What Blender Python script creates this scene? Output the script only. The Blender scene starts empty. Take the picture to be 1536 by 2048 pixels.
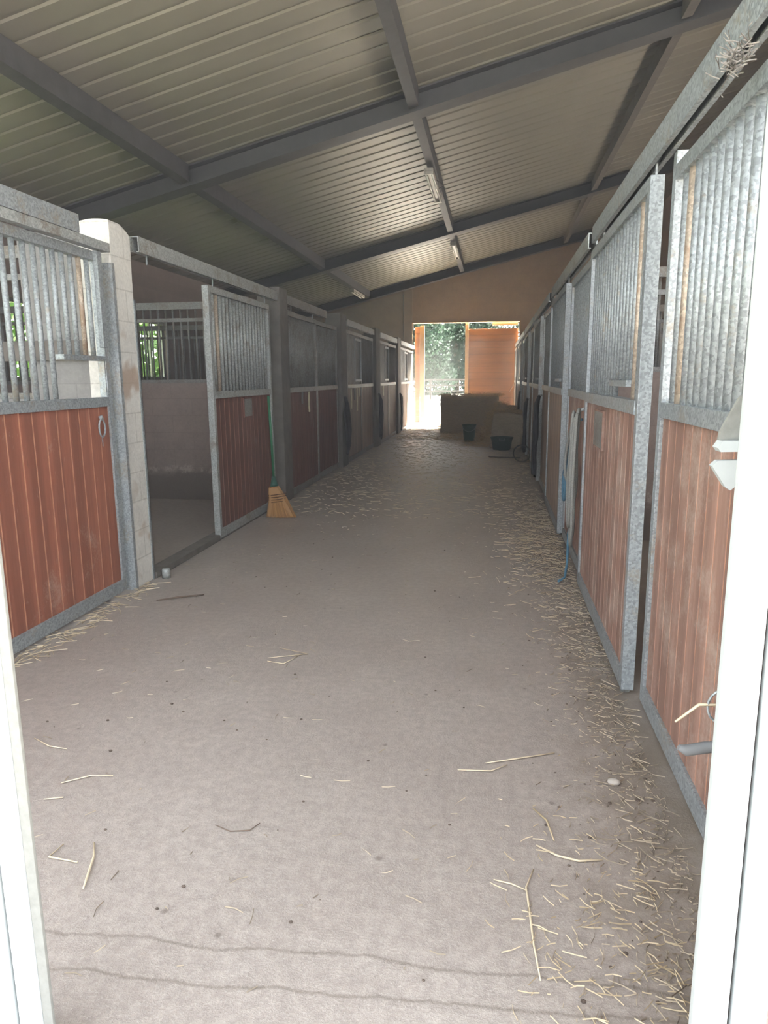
import bpy, bmesh, math, random
from mathutils import Vector, Matrix, noise as mn
random.seed(7)
PI = math.pi
SC = bpy.context.scene
COL = SC.collection

# ---------------------------------------------------------------- camera
CAM_H = 1.42
F_PX, YAW, PITCH, ROLL = 1402.05, 0.15361847, 0.18900427, -0.00873400
fw = Vector((-math.sin(YAW)*math.cos(PITCH), math.cos(YAW)*math.cos(PITCH), -math.sin(PITCH)))
rt = Vector((math.cos(YAW), math.sin(YAW), 0)); up = rt.cross(fw)
rt2 = math.cos(ROLL)*rt + math.sin(ROLL)*up; up2 = -math.sin(ROLL)*rt + math.cos(ROLL)*up
cd = bpy.data.cameras.new('camera'); cam = bpy.data.objects.new('camera', cd); COL.objects.link(cam)
cam.matrix_world = Matrix(((rt2.x, up2.x, -fw.x, 0), (rt2.y, up2.y, -fw.y, 0), (rt2.z, up2.z, -fw.z, CAM_H), (0, 0, 0, 1)))
cd.sensor_fit = 'VERTICAL'; cd.sensor_height = 36.0; cd.lens = F_PX/2048*36.0
cd.clip_start = 0.05; cd.clip_end = 400
SC.camera = cam

# ---------------------------------------------------------------- light and exposure
EXPOSURE = 1.56
SKY_STRENGTH = 1.9
SUN_STRENGTH = 66.0
SC.view_settings.view_transform = 'Standard'
SC.view_settings.look = 'None'
SC.view_settings.gamma = 1.0
SC.view_settings.use_curve_mapping = False
SC.view_settings.exposure = EXPOSURE
w = bpy.data.worlds.new('sky'); SC.world = w; w.use_nodes = True
bg = w.node_tree.nodes['Background']; bg.inputs[0].default_value = (0.90, 0.95, 1.0, 1); bg.inputs[1].default_value = SKY_STRENGTH
sd = bpy.data.lights.new('sun', 'SUN'); sun = bpy.data.objects.new('sun', sd); COL.objects.link(sun)
sd.energy = SUN_STRENGTH; sd.angle = math.radians(1.0); sd.color = (1.0, 0.95, 0.85)
sun.location = (-10, 40, 40)
sun.rotation_euler = Vector((0.34, 0.75, 0.92)).to_track_quat('Z', 'Y').to_euler()

# ---------------------------------------------------------------- materials
def nt_mat(name):
    m = bpy.data.materials.new(name); m.use_nodes = True
    nt = m.node_tree; b = nt.nodes['Principled BSDF']
    return m, nt, b
def N(nt, t, **k):
    n = nt.nodes.new(t)
    for a, v in k.items(): setattr(n, a, v)
    return n
def coords(nt, scale=(1, 1, 1), src='Object'):
    tc = N(nt, 'ShaderNodeTexCoord'); mp = N(nt, 'ShaderNodeMapping'); mp.inputs['Scale'].default_value = scale
    nt.links.new(tc.outputs[src], mp.inputs[0]); return mp.outputs[0]
def world_coords(nt, scale=(1, 1, 1)):
    g = N(nt, 'ShaderNodeNewGeometry'); mp = N(nt, 'ShaderNodeMapping'); mp.inputs['Scale'].default_value = scale
    nt.links.new(g.outputs['Position'], mp.inputs[0]); return mp.outputs[0]
def noise_fac(nt, vec, scale, detail=4, rough=0.6):
    n = N(nt, 'ShaderNodeTexNoise'); n.inputs['Scale'].default_value = scale; n.inputs['Detail'].default_value = detail
    n.inputs['Roughness'].default_value = rough; nt.links.new(vec, n.inputs['Vector']); return n.outputs['Fac']
def ramp(nt, fac, stops):
    r = N(nt, 'ShaderNodeValToRGB'); e = r.color_ramp.elements
    while len(e) < len(stops): e.new(0.5)
    for k, (p, c) in enumerate(stops):
        e[k].position = p; e[k].color = (c[0], c[1], c[2], 1)
    nt.links.new(fac, r.inputs[0]); return r.outputs[0]
def mix(nt, fac, a, b, mode='MIX'):
    m = N(nt, 'ShaderNodeMix', data_type='RGBA', blend_type=mode)
    for s, v in ((0, fac), (6, a), (7, b)):
        if isinstance(v, (int, float)): m.inputs[s].default_value = v
        elif isinstance(v, tuple): m.inputs[s].default_value = (v[0], v[1], v[2], 1)
        else: nt.links.new(v, m.inputs[s])
    return m.outputs[2]
def bump(nt, b, h, strength=0.3, dist=0.01):
    n = N(nt, 'ShaderNodeBump'); n.inputs['Strength'].default_value = strength; n.inputs['Distance'].default_value = dist
    nt.links.new(h, n.inputs['Height']); nt.links.new(n.outputs[0], b.inputs['Normal'])
def simple(name, c, rough=0.7, metal=0.0, var=0.15, scale=12, bmp=0.0):
    m, nt, b = nt_mat(name); v = coords(nt)
    f = noise_fac(nt, v, scale)
    d = tuple(x*(1-var) for x in c); l = tuple(min(1, x*(1+var)) for x in c)
    nt.links.new(ramp(nt, f, [(0.3, d), (0.7, l)]), b.inputs['Base Color'])
    b.inputs['Roughness'].default_value = rough; b.inputs['Metallic'].default_value = metal
    if bmp: bump(nt, b, f, bmp)
    return m
def galvanised(name, base, dirt=(0.30, 0.26, 0.20), amount=0.74, metal=0.3):
    m, nt, b = nt_mat(name); v = world_coords(nt)
    vo = N(nt, 'ShaderNodeTexVoronoi'); vo.inputs['Scale'].default_value = 110; nt.links.new(v, vo.inputs['Vector'])
    sp = ramp(nt, vo.outputs['Color'], [(0.15, tuple(x*0.72 for x in base)), (0.85, tuple(min(1, x*1.28) for x in base))])
    f1 = noise_fac(nt, v, 5, 6, 0.7); f2 = noise_fac(nt, v, 60, 3)
    mul = N(nt, 'ShaderNodeMath', operation='MULTIPLY_ADD'); nt.links.new(f2, mul.inputs[0]); mul.inputs[1].default_value = 0.35; nt.links.new(f1, mul.inputs[2])
    k = ramp(nt, mul.outputs[0], [(amount, (0, 0, 0)), (amount+0.14, (0.8, 0.8, 0.8))])
    nt.links.new(mix(nt, k, sp, dirt), b.inputs['Base Color'])
    b.inputs['Roughness'].default_value = 0.5; b.inputs['Metallic'].default_value = metal
    bump(nt, b, f2, 0.12, 0.004)
    return m
def planks(name, dark, light, dust=(0.55, 0.46, 0.38), dustamt=0.62):
    # vertical boards: world space, each board its own tone, grain runs along Z
    m, nt, b = nt_mat(name)
    v = world_coords(nt, (14, 14, 0.9)); g = noise_fac(nt, v, 2.2, 8, 0.7)
    v2 = world_coords(nt, (60, 60, 2.2)); g2 = noise_fac(nt, v2, 2.0, 6, 0.75)
    base = ramp(nt, g, [(0.3, dark), (0.72, light)])
    k = ramp(nt, g2, [(0.58, (0, 0, 0)), (0.74, (0.35, 0.35, 0.35))])
    c = mix(nt, k, base, tuple(x*0.45 for x in dark))
    vb = world_coords(nt, (4.2, 4.2, 0.02)); tone = noise_fac(nt, vb, 2.0, 2, 0.5)
    c = mix(nt, ramp(nt, tone, [(0.42, (0.55, 0.55, 0.55)), (0.60, (0, 0, 0))]), c, tuple(x*0.62 for x in dark))
    vk = world_coords(nt, (16, 16, 3.5)); kn = noise_fac(nt, vk, 1.3, 4, 0.6)
    c = mix(nt, ramp(nt, kn, [(0.66, (0, 0, 0)), (0.76, (0.7, 0.7, 0.7))]), c, tuple(x*0.35 for x in dark))
    v3 = world_coords(nt, (1, 1, 1)); d1 = noise_fac(nt, v3, 3.0, 5, 0.65); d2 = noise_fac(nt, v3, 70, 3, 0.7)
    v4 = world_coords(nt, (40, 40, 6)); s = noise_fac(nt, v4, 3.0, 3, 0.5)
    sc = ramp(nt, s, [(0.68, (0, 0, 0)), (0.75, (0.45, 0.45, 0.45))])
    c = mix(nt, sc, c, dust)
    ad = N(nt, 'ShaderNodeMath', operation='MULTIPLY_ADD'); nt.links.new(d2, ad.inputs[0]); ad.inputs[1].default_value = 0.35; nt.links.new(d1, ad.inputs[2])
    dd = ramp(nt, ad.outputs[0], [(dustamt, (0, 0, 0)), (dustamt+0.3, (0.75, 0.75, 0.75))])
    c = mix(nt, dd, c, dust)
    nt.links.new(c, b.inputs['Base Color']); b.inputs['Roughness'].default_value = 0.75
    bump(nt, b, g2, 0.25, 0.004)
    return m

def planks_h(name, dark, light):
    # horizontal boards, grain along X
    m, nt, b = nt_mat(name)
    g = noise_fac(nt, world_coords(nt, (0.9, 14, 14)), 2.2, 8, 0.7); k = noise_fac(nt, world_coords(nt, (0.25, 1, 6.0)), 1.0, 1, 0.5)
    c = mix(nt, ramp(nt, k, [(0.4, (0, 0, 0)), (0.6, (0.6, 0.6, 0.6))]), ramp(nt, g, [(0.3, dark), (0.7, light)]), tuple(x*0.75 for x in dark))
    nt.links.new(c, b.inputs['Base Color']); b.inputs['Roughness'].default_value = 0.7
    return m
M = {}
M['galv'] = galvanised('galvanised steel', (0.30, 0.325, 0.335))
M['galv_old'] = galvanised('weathered galvanised steel', (0.36, 0.38, 0.37), (0.20, 0.16, 0.12), 0.70)
M['galv_dark'] = galvanised('dusty dark steel', (0.22, 0.22, 0.21), (0.14, 0.11, 0.08), 0.66, 0.2)
M['rust'] = galvanised('rusted bar', (0.40, 0.33, 0.26), (0.26, 0.17, 0.11), 0.68, 0.2)
M['wood_red'] = planks('red brown stained planks', (0.255, 0.085, 0.050), (0.410, 0.150, 0.090), (0.50, 0.36, 0.29), 0.76)
M['wood_dark'] = planks('dark red brown planks', (0.135, 0.050, 0.040), (0.215, 0.080, 0.062), (0.30, 0.22, 0.18), 0.80)
M['wood_dusty_lit'] = planks('dusty light-paled red brown planks', (0.265, 0.150, 0.115), (0.40, 0.24, 0.185), (0.52, 0.43, 0.36), 0.66)  # paler than the red planks: dust, plus daylight put into the colour
M['wood_grey'] = planks('weathered grey brown planks', (0.33, 0.23, 0.175), (0.52, 0.385, 0.30), (0.42, 0.34, 0.27), 0.74)
M['groove'] = simple('raw wood groove', (0.50, 0.25, 0.15), 0.8)
M['groove_dark'] = simple('dark groove', (0.035, 0.022, 0.018), 0.8)
M['wood_pine'] = planks_h('orange pine boards', (0.40, 0.175, 0.065), (0.56, 0.285, 0.12))
M['pine_frame'] = simple('pale pine frame', (0.62, 0.42, 0.22), 0.6)
M['black'] = simple('black steel beam', (0.06, 0.057, 0.060), 0.6, 0.0, 0.25, 6)
M['dark_plastic'] = simple('dark cloth and leather', (0.022, 0.022, 0.028), 0.8)
M['white_paint'] = simple('white painted metal', (0.50, 0.53, 0.53), 0.4, 0, 0.04, 30)
M['lamp_metal'] = simple('old lamp housing', (0.38, 0.35, 0.30), 0.5, 0, 0.3, 30)
M['tube'] = simple('white lamp tube', (0.85, 0.83, 0.75), 0.25)
M['cable'] = simple('black cable', (0.02, 0.02, 0.02), 0.5)
M['rope'] = simple('grey rope', (0.27, 0.27, 0.25), 0.9, 0, 0.35, 160, 0.5)
M['rope_blue'] = simple('blue rope', (0.08, 0.19, 0.28), 0.9, 0, 0.3, 160, 0.5)
M['cream'] = simple('cream strap', (0.72, 0.66, 0.47), 0.7)
M['grey_strap'] = simple('grey strap', (0.16, 0.165, 0.17), 0.7)
M['green'] = simple('green painted stick', (0.012, 0.15, 0.065), 0.45)
M['bucket'] = simple('green plastic', (0.018, 0.085, 0.06), 0.5)
M['tub'] = simple('dark green plastic', (0.010, 0.045, 0.032), 0.5)
M['red'] = simple('red plastic', (0.5, 0.06, 0.04), 0.5)
M['terracotta'] = simple('broom twine', (0.05, 0.015, 0.012), 0.8)
M['leaf'] = simple('leaves', (0.012, 0.036, 0.019), 0.95, 0, 0.6, 3)
M['leaf_light'] = simple('light leaves', (0.07, 0.14, 0.025), 0.6, 0, 0.5, 3)
M['bark'] = simple('bark', (0.12, 0.09, 0.06), 0.9)
M['concrete'] = simple('smooth concrete', (0.24, 0.24, 0.22), 0.8, 0, 0.1, 40, 0.2)
M['stone'] = simple('pale stone', (0.40, 0.36, 0.32), 0.9)
M['clod'] = simple('dark clod', (0.10, 0.075, 0.06), 0.95, 0, 0.3, 60)
M['stick'] = simple('twig', (0.14, 0.10, 0.075), 0.9)
M['cobweb'] = simple('dusty straw wisp', (0.30, 0.27, 0.24), 0.95, 0, 0.3, 60)

def straw_mat(name, a, b_):
    m, nt, b = nt_mat(name)
    oi = N(nt, 'ShaderNodeNewGeometry')
    nt.links.new(ramp(nt, oi.outputs['Random Per Island'], [(0.0, a), (1.0, b_)]), b.inputs['Base Color'])
    b.inputs['Roughness'].default_value = 0.4
    return m
M['straw'] = straw_mat('straw', (0.34, 0.26, 0.16), (0.62, 0.52, 0.36))
M['straw_grey'] = straw_mat('trodden straw', (0.17, 0.135, 0.10), (0.50, 0.42, 0.31))
M['straw_pale'] = straw_mat('pale straw', (0.56, 0.47, 0.33), (0.70, 0.62, 0.46))
M['straw_gold'] = straw_mat('golden straw', (0.50, 0.34, 0.15), (0.78, 0.60, 0.34))
M['bristle'] = straw_mat('broom corn', (0.28, 0.14, 0.05), (0.50, 0.28, 0.11))

def bale_mat():
    m, nt, b = nt_mat('hay bale'); v = world_coords(nt, (1, 1, 3))
    f = noise_fac(nt, v, 14, 8, 0.75)
    nt.links.new(ramp(nt, f, [(0.3, (0.42, 0.33, 0.23)), (0.7, (0.66, 0.55, 0.40))]), b.inputs['Base Color'])
    b.inputs['Roughness'].default_value = 0.95; bump(nt, b, f, 0.8, 0.03)
    return m
M['bale'] = bale_mat()

def block_mat(name, c1, c2, mortar, sx, sz, stain=None, axis='X', bmp=0.4):
    # masonry: courses run along world X or Y, height is Z
    m, nt, b = nt_mat(name)
    g = N(nt, 'ShaderNodeNewGeometry'); s = N(nt, 'ShaderNodeSeparateXYZ'); nt.links.new(g.outputs['Position'], s.inputs[0])
    cb = N(nt, 'ShaderNodeCombineXYZ'); nt.links.new(s.outputs[0 if axis == 'X' else 1], cb.inputs[0]); nt.links.new(s.outputs[2], cb.inputs[1])
    br = N(nt, 'ShaderNodeTexBrick'); br.inputs['Scale'].default_value = 1.0
    br.inputs['Brick Width'].default_value = sx; br.inputs['Row Height'].default_value = sz
    br.inputs['Mortar Size'].default_value = 0.006; br.inputs['Mortar Smooth'].default_value = 0.6
    br.inputs['Color1'].default_value = (*c1, 1); br.inputs['Color2'].default_value = (*c2, 1); br.inputs['Mortar'].default_value = (*mortar, 1)
    nt.links.new(cb.outputs[0], br.inputs['Vector'])
    v = world_coords(nt); f = noise_fac(nt, v, 4, 8, 0.7); f2 = noise_fac(nt, v, 45, 5, 0.7)
    c = mix(nt, ramp(nt, f, [(0.35, (0.55, 0.55, 0.55)), (0.65, (0.05, 0.05, 0.05))]), br.outputs[0], tuple(x*0.6 for x in c1))
    c = mix(nt, ramp(nt, f2, [(0.4, (0, 0, 0)), (0.75, (0.4, 0.4, 0.4))]), c, tuple(min(1, x*1.3) for x in c2))
    if stain:
        c = mix(nt, ramp(nt, noise_fac(nt, v, 2.3, 3, 0.5), [(0.60, (0, 0, 0)), (0.66, (0.8, 0.8, 0.8))]), c, stain)
    nt.links.new(c, b.inputs['Base Color']); b.inputs['Roughness'].default_value = 0.9
    bump(nt, b, f2, bmp, 0.01)
    return m
M['blocks'] = block_mat('concrete blocks', (0.64, 0.62, 0.57), (0.70, 0.68, 0.63), (0.44, 0.42, 0.38), 0.5, 0.2, (0.36, 0.25, 0.17), 'Y')
M['gable'] = block_mat('plastered block gable', (0.43, 0.31, 0.22), (0.50, 0.37, 0.265), (0.38, 0.28, 0.20), 0.5, 0.2, None, 'X', 0.6)
M['gable_pale'] = simple('pale plaster', (0.46, 0.38, 0.30), 0.9, 0, 0.12, 5, 0.3)
M['partition'] = block_mat('dirty stall masonry', (0.29, 0.225, 0.20), (0.33, 0.26, 0.23), (0.25, 0.195, 0.17), 0.5, 0.2, None, 'X', 0.4)
M['pier'] = block_mat('grey stall pier', (0.24, 0.235, 0.23), (0.28, 0.27, 0.26), (0.20, 0.195, 0.19), 0.5, 0.2, None, 'X', 0.4)
M['brick'] = block_mat('rough brick', (0.42, 0.24, 0.19), (0.52, 0.44, 0.38), (0.62, 0.58, 0.52), 0.22, 0.075, None, 'X', 0.9)
M['post_dark'] = simple('dark brown grey post', (0.135, 0.12, 0.108), 0.85, 0, 0.25, 8, 0.2)

def add_damp(m):
    # crumbling pale salts above a dark splashed foot, low on the stall masonry
    nt = m.node_tree; b = nt.nodes['Principled BSDF']; src = b.inputs['Base Color'].links[0].from_socket
    v = world_coords(nt); s = N(nt, 'ShaderNodeSeparateXYZ'); nt.links.new(v, s.inputs[0])
    n1 = noise_fac(nt, world_coords(nt, (1, 1, 1.6)), 3.2, 8, 0.75)
    a = N(nt, 'ShaderNodeMath', operation='MULTIPLY_ADD'); nt.links.new(n1, a.inputs[0]); a.inputs[1].default_value = -0.5; nt.links.new(s.outputs[2], a.inputs[2])
    c = mix(nt, ramp(nt, a.outputs[0], [(0.03, (0.8, 0.8, 0.8)), (0.14, (0, 0, 0))]), src, (0.12, 0.095, 0.085))
    d = N(nt, 'ShaderNodeMath', operation='ADD'); nt.links.new(s.outputs[2], d.inputs[0]); d.inputs[1].default_value = -0.36
    e = N(nt, 'ShaderNodeMath', operation='ABSOLUTE'); nt.links.new(d.outputs[0], e.inputs[0])
    n2 = noise_fac(nt, v, 7, 8, 0.8)
    f = N(nt, 'ShaderNodeMath', operation='MULTIPLY_ADD'); nt.links.new(e.outputs[0], f.inputs[0]); f.inputs[1].default_value = -1.3; nt.links.new(n2, f.inputs[2])
    c = mix(nt, ramp(nt, f.outputs[0], [(0.47, (0, 0, 0)), (0.53, (0.7, 0.7, 0.7))]), c, (0.50, 0.44, 0.40))
    nt.links.new(c, b.inputs['Base Color'])
add_damp(M['partition'])

def floor_mat():
    m, nt, b = nt_mat('worn concrete floor')
    v = world_coords(nt)
    f = noise_fac(nt, v, 1.3, 8, 0.65); g = noise_fac(nt, v, 28, 8, 0.75); h = noise_fac(nt, v, 120, 4, 0.8)
    c = ramp(nt, f, [(0.3, (0.335, 0.290, 0.262)), (0.7, (0.430, 0.385, 0.350))])
    c = mix(nt, ramp(nt, g, [(0.42, (0.55, 0.55, 0.55)), (0.60, (0, 0, 0))]), c, (0.24, 0.205, 0.185))
    c = mix(nt, ramp(nt, h, [(0.52, (0, 0, 0)), (0.72, (0.5, 0.5, 0.5))]), c, (0.58, 0.53, 0.49))
    # scattered dark droppings
    vo = N(nt, 'ShaderNodeTexVoronoi'); vo.inputs['Scale'].default_value = 5.0; nt.links.new(v, vo.inputs['Vector'])
    sub = N(nt, 'ShaderNodeMath', operation='MULTIPLY_ADD'); nt.links.new(g, sub.inputs[0]); sub.inputs[1].default_value = 0.12; nt.links.new(vo.outputs['Distance'], sub.inputs[2])
    sp = ramp(nt, sub.outputs[0], [(0.085, (0.75, 0.75, 0.75)), (0.125, (0, 0, 0))])
    c = mix(nt, sp, c, (0.15, 0.125, 0.105))
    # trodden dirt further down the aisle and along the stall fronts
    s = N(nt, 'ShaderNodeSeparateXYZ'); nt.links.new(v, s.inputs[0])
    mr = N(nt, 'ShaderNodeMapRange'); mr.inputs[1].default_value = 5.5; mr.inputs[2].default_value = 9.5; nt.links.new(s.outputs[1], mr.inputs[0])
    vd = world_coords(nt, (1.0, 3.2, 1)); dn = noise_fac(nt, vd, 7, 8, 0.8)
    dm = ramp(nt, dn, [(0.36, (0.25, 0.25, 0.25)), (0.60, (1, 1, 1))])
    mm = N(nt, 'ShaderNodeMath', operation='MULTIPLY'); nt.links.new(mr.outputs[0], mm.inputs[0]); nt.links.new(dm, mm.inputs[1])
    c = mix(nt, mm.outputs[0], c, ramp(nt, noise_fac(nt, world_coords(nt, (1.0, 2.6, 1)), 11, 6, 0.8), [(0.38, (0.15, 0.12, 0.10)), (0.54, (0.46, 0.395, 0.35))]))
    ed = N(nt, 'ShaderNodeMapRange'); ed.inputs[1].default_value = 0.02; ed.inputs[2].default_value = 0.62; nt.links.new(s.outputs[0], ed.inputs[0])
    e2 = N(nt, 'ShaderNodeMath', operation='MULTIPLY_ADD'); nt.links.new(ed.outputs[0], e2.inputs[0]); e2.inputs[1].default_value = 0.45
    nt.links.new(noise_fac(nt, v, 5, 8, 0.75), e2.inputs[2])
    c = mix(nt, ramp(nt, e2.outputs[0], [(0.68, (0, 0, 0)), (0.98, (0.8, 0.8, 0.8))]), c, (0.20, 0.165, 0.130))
    # two wandering cracks across the slab near the entrance
    crk = None
    for (y0, k, sl, ph) in ((1.385, 0.10, 0.05, 0.0), (1.475, 0.13, 0.02, 9.0)):
        cx = N(nt, 'ShaderNodeCombineXYZ'); nt.links.new(s.outputs[0], cx.inputs[0]); cx.inputs[1].default_value = ph
        n1 = noise_fac(nt, cx.outputs[0], 2.5, 6, 0.6)
        a = N(nt, 'ShaderNodeMath', operation='MULTIPLY_ADD'); nt.links.new(n1, a.inputs[0]); a.inputs[1].default_value = -k; nt.links.new(s.outputs[1], a.inputs[2])
        a1 = N(nt, 'ShaderNodeMath', operation='MULTIPLY_ADD'); nt.links.new(s.outputs[0], a1.inputs[0]); a1.inputs[1].default_value = -sl; nt.links.new(a.outputs[0], a1.inputs[2])
        a2 = N(nt, 'ShaderNodeMath', operation='ADD'); nt.links.new(a1.outputs[0], a2.inputs[0]); a2.inputs[1].default_value = -(y0-k*0.5)
        a3 = N(nt, 'ShaderNodeMath', operation='ABSOLUTE'); nt.links.new(a2.outputs[0], a3.inputs[0])
        a4 = N(nt, 'ShaderNodeMath', operation='MULTIPLY_ADD'); nt.links.new(h, a4.inputs[0]); a4.inputs[1].default_value = 0.010; nt.links.new(a3.outputs[0], a4.inputs[2])
        q = ramp(nt, a4.outputs[0], [(0.0055, (0.7, 0.7, 0.7)), (0.0125, (0, 0, 0))])
        c = mix(nt, q, c, (0.17, 0.145, 0.12))
    nt.links.new(c, b.inputs['Base Color']); b.inputs['Roughness'].default_value = 0.38
    ad = N(nt, 'ShaderNodeMath', operation='ADD'); nt.links.new(g, ad.inputs[0]); nt.links.new(h, ad.inputs[1])
    bump(nt, b, ad.outputs[0], 0.5, 0.008)
    return m
M['floor'] = floor_mat()

def roof_mat():
    m, nt, b = nt_mat('dusty cream roof sheet'); v = world_coords(nt)
    f = noise_fac(nt, v, 0.9, 5, 0.6)
    nt.links.new(ramp(nt, f, [(0.3, (0.215, 0.200, 0.160)), (0.7, (0.275, 0.257, 0.205))]), b.inputs['Base Color'])
    b.inputs['Roughness'].default_value = 0.5; b.inputs['Metallic'].default_value = 0.18
    return m
M['roof'] = roof_mat()
M['gravel'] = simple('sunlit pale gravel', (0.62, 0.58, 0.52), 0.95, 0, 0.15, 6)
M['grass'] = simple('grass', (0.14, 0.20, 0.06), 0.95, 0, 0.3, 2)
M['rail_wood'] = simple('grey fence rail', (0.035, 0.032, 0.03), 0.9)

# ---------------------------------------------------------------- mesh helpers
class MB:
    def __init__(s): s.bm = bmesh.new()
    def box(s, a, b, mi=0, bev=0.0):
        x0, x1 = sorted((a[0], b[0])); y0, y1 = sorted((a[1], b[1])); z0, z1 = sorted((a[2], b[2]))
        vs = [s.bm.verts.new((x, y, z)) for x in (x0, x1) for y in (y0, y1) for z in (z0, z1)]
        fs = [s.bm.faces.new([vs[i] for i in q]) for q in ((0, 1, 3, 2), (4, 6, 7, 5), (0, 4, 5, 1), (2, 3, 7, 6), (0, 2, 6, 4), (1, 5, 7, 3))]
        for f in fs: f.material_index = mi
        if bev:
            es = list({e for f in fs for e in f.edges})
            r = bmesh.ops.bevel(s.bm, geom=es, offset=bev, segments=2, affect='EDGES', profile=0.7)
            for f in r['faces']: f.material_index = mi
        return s
    def tube(s, pts, r, n=8, mi=0, cap=True, close=False):
        pts = [Vector(p) for p in pts]; rings = []; m = len(pts); prev = None
        for i, p in enumerate(pts):
            if close: d = pts[(i+1) % m]-pts[i-1]
            else: d = pts[min(i+1, m-1)]-pts[max(i-1, 0)]
            if d.length < 1e-9: d = Vector((0, 0, 1))
            d.normalize()
            if prev is None:
                a = Vector((1, 0, 0)) if abs(d.x) < 0.8 else Vector((0, 1, 0)); u = d.cross(a).normalized()
            else:
                u = prev-d*prev.dot(d); u = u.normalized() if u.length > 1e-6 else d.orthogonal().normalized()
            prev = u; v = d.cross(u)
            rr = r[i] if isinstance(r, (list, tuple)) else r
            rings.append([s.bm.verts.new(p+(u*math.cos(2*PI*k/n)+v*math.sin(2*PI*k/n))*rr) for k in range(n)])
        for i in range(m if close else m-1):
            A, B = rings[i], rings[(i+1) % m]
            for k in range(n):
                f = s.bm.faces.new((A[k], A[(k+1) % n], B[(k+1) % n], B[k])); f.smooth = True; f.material_index = mi
        if cap and not close:
            s.bm.faces.new(rings[0][::-1]).material_index = mi; s.bm.faces.new(rings[-1]).material_index = mi
        return s
    def lathe(s, prof, n=28, mi=0, c=(0, 0, 0)):
        rings = [[s.bm.verts.new((c[0]+r*math.cos(2*PI*k/n), c[1]+r*math.sin(2*PI*k/n), c[2]+z)) for k in range(n)] for r, z in prof]
        for A, B in zip(rings, rings[1:]):
            for k in range(n):
                f = s.bm.faces.new((A[k], A[(k+1) % n], B[(k+1) % n], B[k])); f.smooth = True; f.material_index = mi
        s.bm.faces.new(rings[0][::-1]).material_index = mi
        if prof[-1][0] > 1e-4: s.bm.faces.new(rings[-1]).material_index = mi
        return s
    def poly(s, pts, mi=0):
        f = s.bm.faces.new([s.bm.verts.new(p) for p in pts]); f.material_index = mi; return s
    def prism(s, pts, d, mi=0):
        d = Vector(d); a = [s.bm.verts.new(p) for p in pts]; b = [s.bm.verts.new(Vector(p)+d) for p in pts]; n = len(pts)
        fs = [s.bm.faces.new(a), s.bm.faces.new(b[::-1])]
        for k in range(n): fs.append(s.bm.faces.new((a[k], b[k], b[(k+1) % n], a[(k+1) % n])))
        for f in fs: f.material_index = mi
        return s
    def strand(s, p, ang, L, wd, pitch=0.0, bend=0.0, mi=0, lift=0.003):
        # one flattened straw, slightly roofed so that it has thickness
        d = Vector((math.cos(ang)*math.cos(pitch), math.sin(ang)*math.cos(pitch), math.sin(pitch)))
        sd_ = Vector((-math.sin(ang), math.cos(ang), 0))
        p = Vector(p); q = p+d*L*0.5+sd_*bend*L; r = p+d*L
        A = []
        for o in (p, q, r):
            A.append((s.bm.verts.new(o-sd_*wd), s.bm.verts.new(o+Vector((0, 0, lift))), s.bm.verts.new(o+sd_*wd)))
        for a, b in zip(A, A[1:]):
            for k in (0, 1):
                s.bm.faces.new((a[k], a[k+1], b[k+1], b[k])).material_index = mi
        return s
    def build(s, name, mats, parent=None, loc=None):
        bmesh.ops.recalc_face_normals(s.bm, faces=s.bm.faces)
        me = bpy.data.meshes.new(name); s.bm.to_mesh(me); s.bm.free()
        for m in (mats if isinstance(mats, (list, tuple)) else [mats]): me.materials.append(M[m] if isinstance(m, str) else m)
        o = bpy.data.objects.new(name, me); COL.objects.link(o)
        if loc: o.location = loc
        if parent is not None: o.parent = parent
        return o
def empty(name, loc=(0, 0, 0), rz=0):
    o = bpy.data.objects.new(name, None); COL.objects.link(o); o.location = loc; o.rotation_euler.z = rz; o.empty_display_size = 0.2; return o
def tag(o, label=None, cat=None, group=None, kind=None):
    if label: o['label'] = label
    if cat: o['category'] = cat
    if group: o['group'] = group
    if kind: o['kind'] = kind
    return o
def struct(o): o['kind'] = 'structure'; return o

# ---------------------------------------------------------------- setting
XL, XR = -2.43, 0.64
XW_L, XW_R = -6.0, 4.3                # outer walls
Y_FAR = 21.9; Y_IN = 1.12
SL = 0.24
def zb(x): return 4.60+SL*x           # underside of the rafters
def zroof(x): return zb(x)+0.24

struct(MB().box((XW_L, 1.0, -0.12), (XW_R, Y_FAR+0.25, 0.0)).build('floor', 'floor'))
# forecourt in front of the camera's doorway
struct(MB().box((XW_L-0.2, -8, -0.14), (XW_R+0.2, 0.999, -0.004)).build('floor_forecourt', 'floor'))

# corrugated roof: trapezoid ribs along the slope
def roof_sheets():
    mb = MB(); bm = mb.bm; x0, x1 = XW_L-0.4, XW_R+0.3
    prof = []; y = 1.0
    while y < Y_FAR+0.6:
        prof += [(y, 0.0), (y+0.215, 0.0), (y+0.231, 0.015), (y+0.264, 0.015)]; y += 0.280
    prof.append((y, 0.0))
    xs = [x0, -3.7, -0.95, 1.95, x1]
    rows = [[bm.verts.new((x, yy, zroof(x)+dz)) for x in xs] for yy, dz in prof]
    for a, b in zip(rows, rows[1:]):
        for k in range(len(xs)-1): bm.faces.new((a[k], b[k], b[k+1], a[k+1]))
    o = mb.build('ceiling', 'roof')
    md = o.modifiers.new('thick', 'SOLIDIFY'); md.thickness = 0.004; md.offset = 1
    return struct(o)
roof_sheets()

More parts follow.
